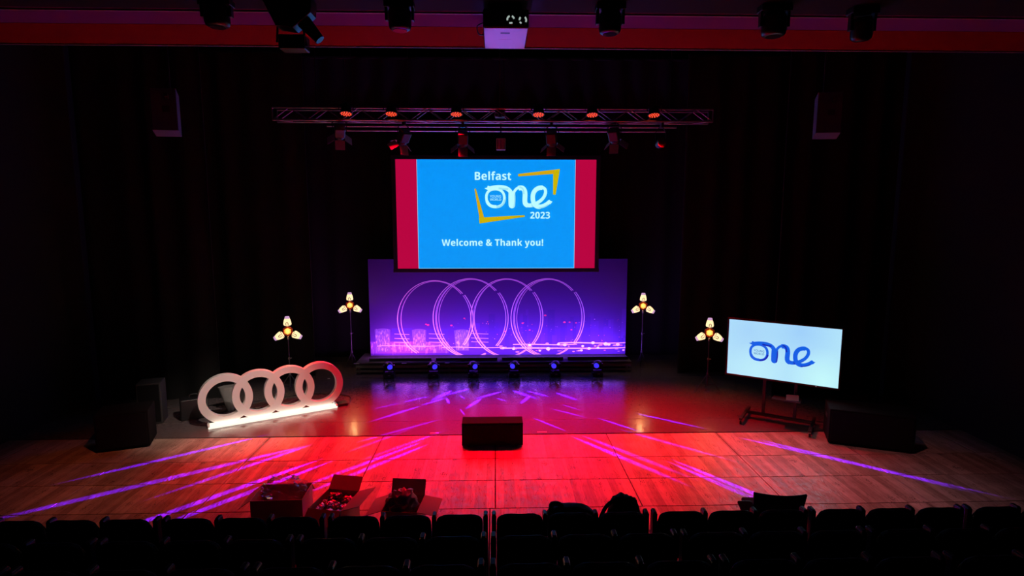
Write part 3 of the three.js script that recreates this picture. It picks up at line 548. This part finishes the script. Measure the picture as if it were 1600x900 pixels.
// ------------------------------------------------------------------ ring sculpture
{
  const th = 0.512, s = thing('ring_sculpture', 'white sculpture of four interlocking rings on a glowing base', 'sculpture', -4.455, 0.004, -11.36, th);
  const R = 0.475, W = 0.128, sp = 0.585, cy = 0.53;
  for (let k = 0; k < 4; k++) {
    const q = new THREE.Shape(); q.absarc(0, 0, R, 0, Math.PI * 2); const hole = new THREE.Path(); hole.absarc(0, 0, R - W, 0, Math.PI * 2, true); q.holes.push(hole);
    const g = new THREE.ExtrudeGeometry(q, { depth: 0.13, bevelEnabled: true, bevelSize: 0.004, bevelThickness: 0.004, bevelSegments: 2, curveSegments: 48 });
    obj('ring', g.translate((k - 1.5) * sp, cy, -0.065 + (k % 2) * 0.002), M.white, s);
  }
  const acrylic = glow(1.0, 0.92, 0.76, 1.15);
  obj('light_base', rbox(2.42, 0.04, 0.25, 0.008, 0, 0.02, 0.0), acrylic, s);
  for (const x of [-1.2, 1.2]) { obj('end_bracket', rbox(0.04, 0.065, 0.24, 0.008, x, 0.038, 0.0), M.white, s); }
  obj('cable_box', rbox(0.2, 0.06, 0.22, 0.01, 1.34, 0.03, -0.02), M.blackPlastic, s);
  const dir = V(Math.sin(th), 0, Math.cos(th)), c = V(-4.455, 0.055, -11.36);
  area('ring_base_light', 2.36, 0.06, [1.0, 0.88, 0.70], 8, c.clone().addScaledVector(dir, 0.096), c.clone().addScaledVector(dir, 0.0960001).add(V(0, 1, 0)));
  area('ring_base_light_rear', 2.36, 0.06, [1.0, 0.88, 0.70], 5, c.clone().addScaledVector(dir, -0.098), c.clone().addScaledVector(dir, -0.0980001).add(V(0, 1, 0)));
}
// things lying behind the rings
{
  const c = thing('equipment_case', 'black equipment case standing behind the first ring', 'case', -6.05, 0.004, -11.35, 0.5);
  obj('body', rbox(0.5, 0.42, 0.3, 0.03, 0, 0.21, 0), M.blackPlastic, c); obj('handle', curveTube([V(-0.08, 0.42, 0), V(-0.07, 0.47, 0), V(0.07, 0.47, 0), V(0.08, 0.42, 0)], 0.012, 14, 6), M.blackMetal, c);
  const t = thing('grey_cloth_cone', 'grey upside-down cone of cloth seen through the first ring', 'cloth', -5.52, 0.004, -11.75, 0.5);
  const g = new THREE.CylinderGeometry(0.22, 0.05, 0.52, 14, 4); const p = g.attributes.position; for (let i = 0; i < p.count; i++) { const a = noise.noise(p.getX(i) * 9, p.getY(i) * 4, p.getZ(i) * 9) * 0.02; p.setX(i, p.getX(i) + a); p.setZ(i, p.getZ(i) * 0.5 + a); } g.computeVertexNormals();
  obj('cloth', g.translate(0, 0.26, 0), std(0.2, 0.19, 0.185, 0.9), t);
  const slatWords = 'dark wooden slat lying in the stack behind the second ring';
  for (let i = 0; i < 6; i++) { const q = rbox(0.62, 0.03, 0.07, 0.005); const m = tag(obj('wooden_slat', q, std(0.09, 0.075, 0.065, 0.5)), slatWords, 'slat', 'slats behind the rings'); m.position.set(-5.15 + i * 0.13, 0.022, -12.0 - i * 0.04); m.rotation.y = 1.05; }
}
cable('black cable running from the ring sculpture to the side curtain', [V(-3.15, 0.016, -12.1), V(-3.3, 0.016, -12.6), V(-4.2, 0.016, -12.8), V(-5.2, 0.016, -12.3), V(-6.3, 0.016, -12.0)], 0.011);

// ------------------------------------------------------------------ television trolley
{
  const a = V(4.67, 0, -11.2), b = V(6.28, 0, -10.1), mid = a.clone().add(b).multiplyScalar(0.5), th = Math.atan2(-(b.z - a.z), b.x - a.x);
  const t = thing('television_trolley', 'large television on a black rolling stand showing a blue ribbon logo', 'television', mid.x, 0.004, mid.z, th);
  const W = 1.955, H = 1.1, y0 = 0.88;
  const m = new THREE.MeshStandardMaterial({ color: 0x000000, roughness: 0.3, emissive: 0xffffff, emissiveMap: tvTexture(), emissiveIntensity: TV_GLOW });
  obj('display', new THREE.PlaneGeometry(W, H).translate(0, y0 + H / 2, 0.031), m, t);
  obj('back_shell', rbox(W + 0.02, H + 0.02, 0.055, 0.012, 0, y0 + H / 2, 0.0), M.blackPlastic, t);
  for (const [w, h, x, y] of [[W + 0.07, 0.035, 0, -0.018], [W + 0.07, 0.03, 0, H + 0.015], [0.03, H, -W / 2 - 0.015, H / 2], [0.03, H, W / 2 + 0.015, H / 2]]) obj('bezel', rbox(w, h, 0.07, 0.006, x, y0 + y, 0.004), M.blackPlastic, t);
  for (const x of [-0.28, 0.28]) obj('column', rbox(0.06, 1.5, 0.05, 0.01, x, 0.84, -0.08), M.blackMetal, t);
  obj('mount_plate', rbox(0.7, 0.4, 0.03, 0.008, 0, y0 + H / 2, -0.045), M.blackMetal, t);
  obj('shelf', rbox(0.5, 0.025, 0.3, 0.006, 0.15, 0.55, 0.08).rotateZ(-0.0), M.blackMetal, t);
  const pan = obj('control_panel', rbox(0.22, 0.02, 0.16, 0.005), std(0.03, 0.025, 0.027, 0.6), t); pan.position.set(0.25, 0.6, 0.14); pan.rotation.set(0.5, 0.1, 0);
  for (const x of [-0.6, 0.6]) obj('base_leg', rbox(0.06, 0.045, 0.85, 0.01, x, 0.115, 0.02), M.blackMetal, t);
  obj('cross_bar', rbox(1.26, 0.05, 0.07, 0.01, 0, 0.115, -0.08), M.blackMetal, t);
  for (const x of [-0.6, 0.6]) for (const z of [-0.36, 0.4]) {
    const c = obj('caster', [new THREE.CylinderGeometry(0.045, 0.045, 0.03, 16).rotateZ(Math.PI / 2).translate(x, 0.046, z)], M.blackPlastic, t);
    obj('caster_fork', [rbox(0.05, 0.03, 0.06, 0.006, x, 0.09, z), new THREE.CylinderGeometry(0.018, 0.018, 0.04, 10).rotateZ(Math.PI / 2).translate(x, 0.046, z)], M.alu, c);
  }
  obj('status_light', rbox(0.012, 0.008, 0.006, 0.002, 0.62, y0 - 0.018, 0.04), glow(0.9, 0.9, 0.9), t);
  const n = V(Math.sin(th), 0, Math.cos(th)), p = V(mid.x, y0 + H / 2, mid.z).addScaledVector(n, 0.045);
  area('television_light', W, H, [0.66, 0.9, 1.0], 0.6, p, p.clone().add(n));
}
cable('black cable trailing from the television trolley to the loudspeaker', [V(6.3, 0.016, -10.75), V(6.6, 0.016, -10.6), V(6.9, 0.016, -10.7), V(7.3, 0.016, -10.5)], 0.011);

// ------------------------------------------------------------------ loudspeakers on the floor
{
  const w = thing('loudspeaker_box', 'black loudspeaker box lying on the apron in front of the stage edge', 'loudspeaker', -0.065, 0, -9.69);
  obj('cabinet', rbox(1.07, 0.41, 0.34, 0.012, 0, 0.23, -0.17), M.speakerCab, w);
  obj('back_panel', rbox(1.0, 0.35, 0.012, 0.004, 0, 0.23, 0.003), M.grille, w);
  for (const x of [-0.42, 0.42]) for (const z of [-0.06, -0.28]) obj('foot', new THREE.CylinderGeometry(0.03, 0.034, 0.026, 12).translate(x, 0.013, z), M.blackPlastic, w);
}
function sub(x, z, w, h, d, turn, label) {
  const s = thing('floor_subwoofer', label, 'loudspeaker', x, 0, z, turn);
  obj('cabinet', rbox(w, h, d, 0.015, 0, h / 2 + 0.02, 0), M.speakerCab, s);
  obj('grille', rbox(w - 0.06, h - 0.07, 0.02, 0.006, 0, h / 2 + 0.02, d / 2 + 0.006), M.grille, s);
  obj('handle', rbox(0.012, 0.08, 0.2, 0.004, -w / 2 - 0.002, h * 0.7, 0), M.blackMetal, s);
  for (const q of [-1, 1]) for (const r of [-1, 1]) obj('foot', new THREE.CylinderGeometry(0.03, 0.03, 0.024, 10).translate(q * (w / 2 - 0.08), 0.011, r * (d / 2 - 0.08)), M.blackPlastic, s);
  return s;
}
sub(6.63, -9.72, 1.3, 0.62, 0.65, -0.4, 'wide black subwoofer on the floor beside the television trolley');
sub(-6.55, -10.02, 0.8, 0.64, 0.6, 0.35, 'black floor subwoofer at the ring-sculpture side of the apron');
{
  const s = thing('tall_loudspeaker', 'tall black loudspeaker standing on the stage by the side curtain', 'loudspeaker', -6.75, 0.004, -11.15, 0.3);
  obj('cabinet', rbox(0.42, 0.82, 0.42, 0.02, 0, 0.41, 0), std(0.03, 0.028, 0.03, 0.6), s); obj('grille', rbox(0.36, 0.74, 0.02, 0.006, 0, 0.42, 0.213), M.grille, s);
}

// ------------------------------------------------------------------ cardboard boxes, packets and film
function carton(x, d, w, h, dep, turn, flaps, label) { // flaps: [side, tilt outwards from upright]
  const c = thing('cardboard_box', label, 'box', x, 0, -d, turn, 'open cardboard boxes behind the front seats');
  const t = 0.006;
  obj('bottom', box(w, t, dep, 0, t / 2 + 0.002, 0), M.cardIn, c);
  obj('side_wall', box(w, h, t, 0, h / 2 + 0.008, dep / 2), M.card, c); obj('side_wall', box(w, h, t, 0, h / 2 + 0.008, -dep / 2), M.card, c);
  obj('side_wall', box(t, h, dep - t, w / 2 - t / 2, h / 2 + 0.008, 0), M.card, c); obj('side_wall', box(t, h, dep - t, -w / 2 + t / 2, h / 2 + 0.008, 0), M.card, c);
  for (const [side, tilt, len] of flaps) {
    const long = side === 'front' || side === 'back', fw = long ? w : dep;
    const g = ext(rrShape(fw - 0.008, len, 0.008, 0.001), t, 0.001, 2).translate(0, 0, -t / 2);
    g.rotateX(tilt); const yaw = { front: 0, back: Math.PI, right: Math.PI / 2, left: -Math.PI / 2 }[side];
    g.translate(0, h + 0.009, long ? dep / 2 : w / 2); g.rotateY(yaw);
    obj('flap', g, M.card, c);
  }
  return c;
}
carton(-2.85, 7.35, 0.66, 0.38, 0.46, 0.03, [['left', 2.2, 0.2], ['back', 2.4, 0.2]], 'cardboard box stuffed with clear plastic film, flaps folded out');
carton(-2.12, 7.2, 0.44, 0.34, 0.54, -0.2, [['back', 0.85, 0.2], ['right', 1.25, 0.26], ['front', 2.3, 0.2], ['left', 2.7, 0.2]], 'open cardboard box full of shiny foil packets');
carton(-1.2, 7.08, 0.46, 0.34, 0.46, -0.1, [['back', 0.5, 0.2], ['right', 1.75, 0.24], ['left', 1.9, 0.22]], 'open cardboard box holding a crumpled grey plastic bag');
function crumple(rx, ry, rz, k, amp, seg = 30) {
  const g = mergeVertices(new THREE.IcosahedronGeometry(1, 6).deleteAttribute('uv').deleteAttribute('normal'));
  const p = g.attributes.position;
  for (let i = 0; i < p.count; i++) {
    const x = p.getX(i), y = p.getY(i), z = p.getZ(i);
    const n = Math.abs(noise.noise(x * 2.2 + k, y * 2.2, z * 2.2)) * 1.4 + Math.abs(noise.noise(x * 5 + k, y * 5, z * 5)) * 0.7 + noise.noise(x * 11, y * 11 + k, z * 11) * 0.25;
    const s = 1 - amp * n; p.setXYZ(i, x * rx * s, y * ry * s, z * rz * s);
  }
  g.computeVertexNormals(); return g;
}
tag(obj('plastic_film', crumple(0.33, 0.19, 0.23, 3, 0.4).translate(-2.82, 0.43, -7.36), M.film), 'clear crumpled plastic film bulging out of a cardboard box', 'plastic film');
tag(obj('plastic_bag', crumple(0.24, 0.26, 0.22, 11, 0.45).translate(-1.22, 0.31, -7.07), M.greyBag), 'crumpled grey plastic bag sticking out of a cardboard box', 'plastic bag');
seed = 4242;
for (let i = 0; i < 22; i++) {
  const g = crumple(rr(0.05, 0.075), rr(0.02, 0.035), rr(0.05, 0.07), i * 3.7, 0.6); g.rotateX(rr(-0.6, 0.6)).rotateY(rr(0, 6)).rotateZ(rr(-0.5, 0.5));
  const lx = -0.135 + (i % 4) * 0.09 + rr(-0.012, 0.012), lz = -0.18 + Math.floor((i % 20) / 4) * 0.09 + rr(-0.015, 0.015), th = -0.2;
  const m = tag(obj('foil_packet', g, M.foil[i % 3]), 'small shiny foil packet in the open cardboard box', 'packet', 'foil packets in the cardboard box');
  m.position.set(-2.12 + lx * Math.cos(th) + lz * Math.sin(th), 0.26 + rr(0, 0.05) + (i > 19 ? 0.05 : 0), -7.2 - lx * Math.sin(th) + lz * Math.cos(th));
}

// ------------------------------------------------------------------ auditorium seats
const backGeo = (() => {
  const g = ext(rrShape(0.466, 0.525, 0.075, 0.03), 0.055, 0.014, 8); return g.rotateX(0.12).translate(0, 0.345, -0.02);
})();
const rimGeo = curveTube([V(-0.236, 0.42, -0.02), V(-0.236, 0.74, 0.005), V(-0.225, 0.815, 0.035), V(-0.17, 0.871, 0.05), V(0, 0.875, 0.05), V(0.17, 0.871, 0.05), V(0.225, 0.815, 0.035), V(0.236, 0.74, 0.005), V(0.236, 0.42, -0.02)], 0.008, 48, 5);  // pale edge tube painting the rim highlight of the backrest
const padUp = rbox(0.44, 0.36, 0.075, 0.03, 0, 0.5, 0).rotateX(-0.06).translate(0, 0, -0.07);
const padDown = rbox(0.44, 0.075, 0.42, 0.03, 0, 0.43, -0.28);
const postGeo = [ext(rrShape(0.04, 0.845, 0.018, 0.004), 0.1, 0.005, 4).translate(0, 0.006, -0.075)];
const capGeo = rbox(0.036, 0.012, 0.085, 0.005, 0, 0.856, -0.025);
function seat(x, row, down, last, label, group) {
  const s = thing('auditorium_seat', label, 'seat', x, ROWY[row] + 0.001, -ROWD[row], 0, group);
  obj('backrest', backGeo, M.fabric, s); obj('painted_rim', rimGeo, M.painted_rim, s);
  obj('seat_pad', down ? padDown : padUp, M.fabric, s);
  for (const q of last ? [-1, 1] : [-1]) { const p = obj('arm_post', postGeo, M.blackPlastic, s); p.position.x = q * 0.275; const c = obj('post_cap', capGeo, M.cap, p); }
  return s;
}
const ordinals = ['first', 'second', 'third', 'fourth', 'fifth', 'sixth', 'seventh', 'eighth', 'ninth', 'tenth', 'eleventh', 'twelfth', 'thirteenth'];
const rowWords = ['front row', 'second row', 'third row'];
const seatWords = (row, side, n) => `black folding seat, ${ordinals[n]} from the central gap in ${rowWords[row]}, ${side > 0 ? 'television' : 'ring-sculpture'} side`;
const rowGroups = ['front row seats', 'second row seats', 'third row seats'];
for (let row = 0; row < 3; row++) {
  const reach = [6.4, 5.6, 4.8][row];
  for (const side of [1, -1]) for (let b = 0; ; b++) {
    const start = -0.072 + side * (0.045 + b * (1.65 + 0.09)); if (Math.abs(start) > reach) break;
    for (let k = 0; k < 3; k++) {
      const x = start + side * (0.275 + k * 0.55), held = row === 0 && side === 1 && b === 0 && (k === 1 || k === 2);
      if (Math.abs(x) > reach + 0.3) continue;
      const s = seat(x, row, held, side === 1 ? k === 2 : k === 0, held ? (k === 1 ? 'front row seat folded down under the wide slumped backpack' : 'front row seat folded down under the upright backpack with straps') : seatWords(row, side, b * 3 + k), held ? undefined : rowGroups[row]);
    }
  }
}

// ------------------------------------------------------------------ bags and the loose chair
function blob(rx, ry, rz, k, amp, pow = 0.75) {
  const g = mergeVertices(new THREE.IcosahedronGeometry(1, 7).deleteAttribute('uv').deleteAttribute('normal')), p = g.attributes.position;
  for (let i = 0; i < p.count; i++) {
    const v = V(p.getX(i), p.getY(i), p.getZ(i)); const q = (t) => Math.sign(t) * Math.pow(Math.abs(t), pow);
    const n = 1 + amp * (noise.noise(v.x * 2 + k, v.y * 2, v.z * 2) + 0.4 * noise.noise(v.x * 6 + k, v.y * 6, v.z * 6));
    p.setXYZ(i, q(v.x) * rx * n, q(v.y) * ry * n, q(v.z) * rz * n);
  }
  g.computeVertexNormals(); return g;
}
{
  const b = thing('backpack', 'wide slumped black backpack on a front row seat', 'bag', 0.81, 0.47, -6.08);
  obj('body', blob(0.285, 0.18, 0.14, 5, 0.07, 0.8).translate(0.02, 0.172, 0), M.bag, b);
  obj('front_pocket', blob(0.19, 0.1, 0.05, 9, 0.08).translate(0.03, 0.12, -0.15), M.bag, b);
  obj('handle', curveTube([V(-0.2, 0.3, 0), V(-0.19, 0.36, 0), V(-0.13, 0.37, 0), V(-0.07, 0.335, 0)], 0.028, 16, 6), M.bag, b);
  obj('strap', curveTube([V(0.2, 0.28, 0.1), V(0.27, 0.2, 0.13), V(0.29, 0.1, 0.12), V(0.25, 0.03, 0.1)], 0.018, 16, 6), M.bag, b);
}
{
  const b = thing('backpack', 'upright black backpack with hanging shoulder strap on a front row seat', 'bag', 1.37, 0.47, -6.12);
  const g = blob(0.165, 0.225, 0.13, 15, 0.08, 0.85); const p = g.attributes.position; for (let i = 0; i < p.count; i++) { const y = p.getY(i); p.setX(i, p.getX(i) * (1.12 - 0.55 * Math.max(0, y))); if (y > 0.17) p.setY(i, y + noise.noise(p.getX(i) * 22, 3, p.getZ(i) * 10) * 0.04); }
  g.computeVertexNormals();
  obj('body', g.translate(0.07, 0.21, 0), M.bag, b);
  obj('drawstring_top', [0, 1, 2, 3, 4].map((i) => blob(0.05, 0.035, 0.06, i * 4, 0.2).translate(-0.0 + i * 0.042, 0.415 - Math.abs(i - 1.2) * 0.02, 0)), M.bag, b);
  const strap = new THREE.TubeGeometry(new THREE.CatmullRomCurve3([V(-0.01, 0.41, 0.03), V(-0.12, 0.34, 0.06), V(-0.19, 0.21, 0.07), V(-0.215, 0.08, 0.07), V(-0.15, 0.03, 0.06)]), 30, 0.024, 6); strap.scale(1, 1, 0.5);
  obj('strap', strap, M.bag, b);
  obj('cord', curveTube([V(-0.1, 0.3, 0.06), V(-0.125, 0.16, 0.1), V(-0.14, 0.05, 0.1)], 0.008, 16, 5), M.bag, b);
}
{
  const c = thing('conference_chair', 'loose black chair with flared backrest and writing tablet before the front row', 'chair', 3.36, 0, -6.62, -0.06);
  const s = new THREE.Shape(); s.moveTo(-0.265, 0); s.lineTo(0.265, 0); s.lineTo(0.305, 0.375); s.quadraticCurveTo(0.05, 0.315, -0.3, 0.395); s.lineTo(-0.265, 0);
  obj('backrest', ext(s, 0.035, 0.008, 8).rotateX(0.16).translate(0, 0.4, 0.2), M.fabric, c);
  obj('seat', rbox(0.5, 0.06, 0.46, 0.025, 0, 0.44, -0.03), M.fabric, c);
  for (const x of [-0.24, 0.24]) for (const z of [-0.24, 0.2]) obj('leg', tube(V(x * 0.92, 0.42, z * 0.9), V(x * 1.08, 0.0, z * 1.15), 0.012, 8), M.steel, c);
  obj('back_frame', [tube(V(-0.235, 0.42, 0.18), V(-0.26, 0.62, 0.24), 0.012), tube(V(0.235, 0.42, 0.18), V(0.26, 0.62, 0.24), 0.012)], M.steel, c);
  obj('arm_support', [tube(V(-0.25, 0.43, 0.05), V(-0.33, 0.53, 0.06), 0.011), tube(V(-0.33, 0.53, 0.06), V(-0.33, 0.53, 0.24), 0.011)], M.steel, c);
  obj('writing_tablet', ext(rrShape(0.17, 0.22, 0.03), 0.018, 0.004, 5).rotateX(-Math.PI / 2 + 0.25).translate(-0.34, 0.52, 0.3), M.blackPlastic, c);
}
renderer.render(scene, camera);
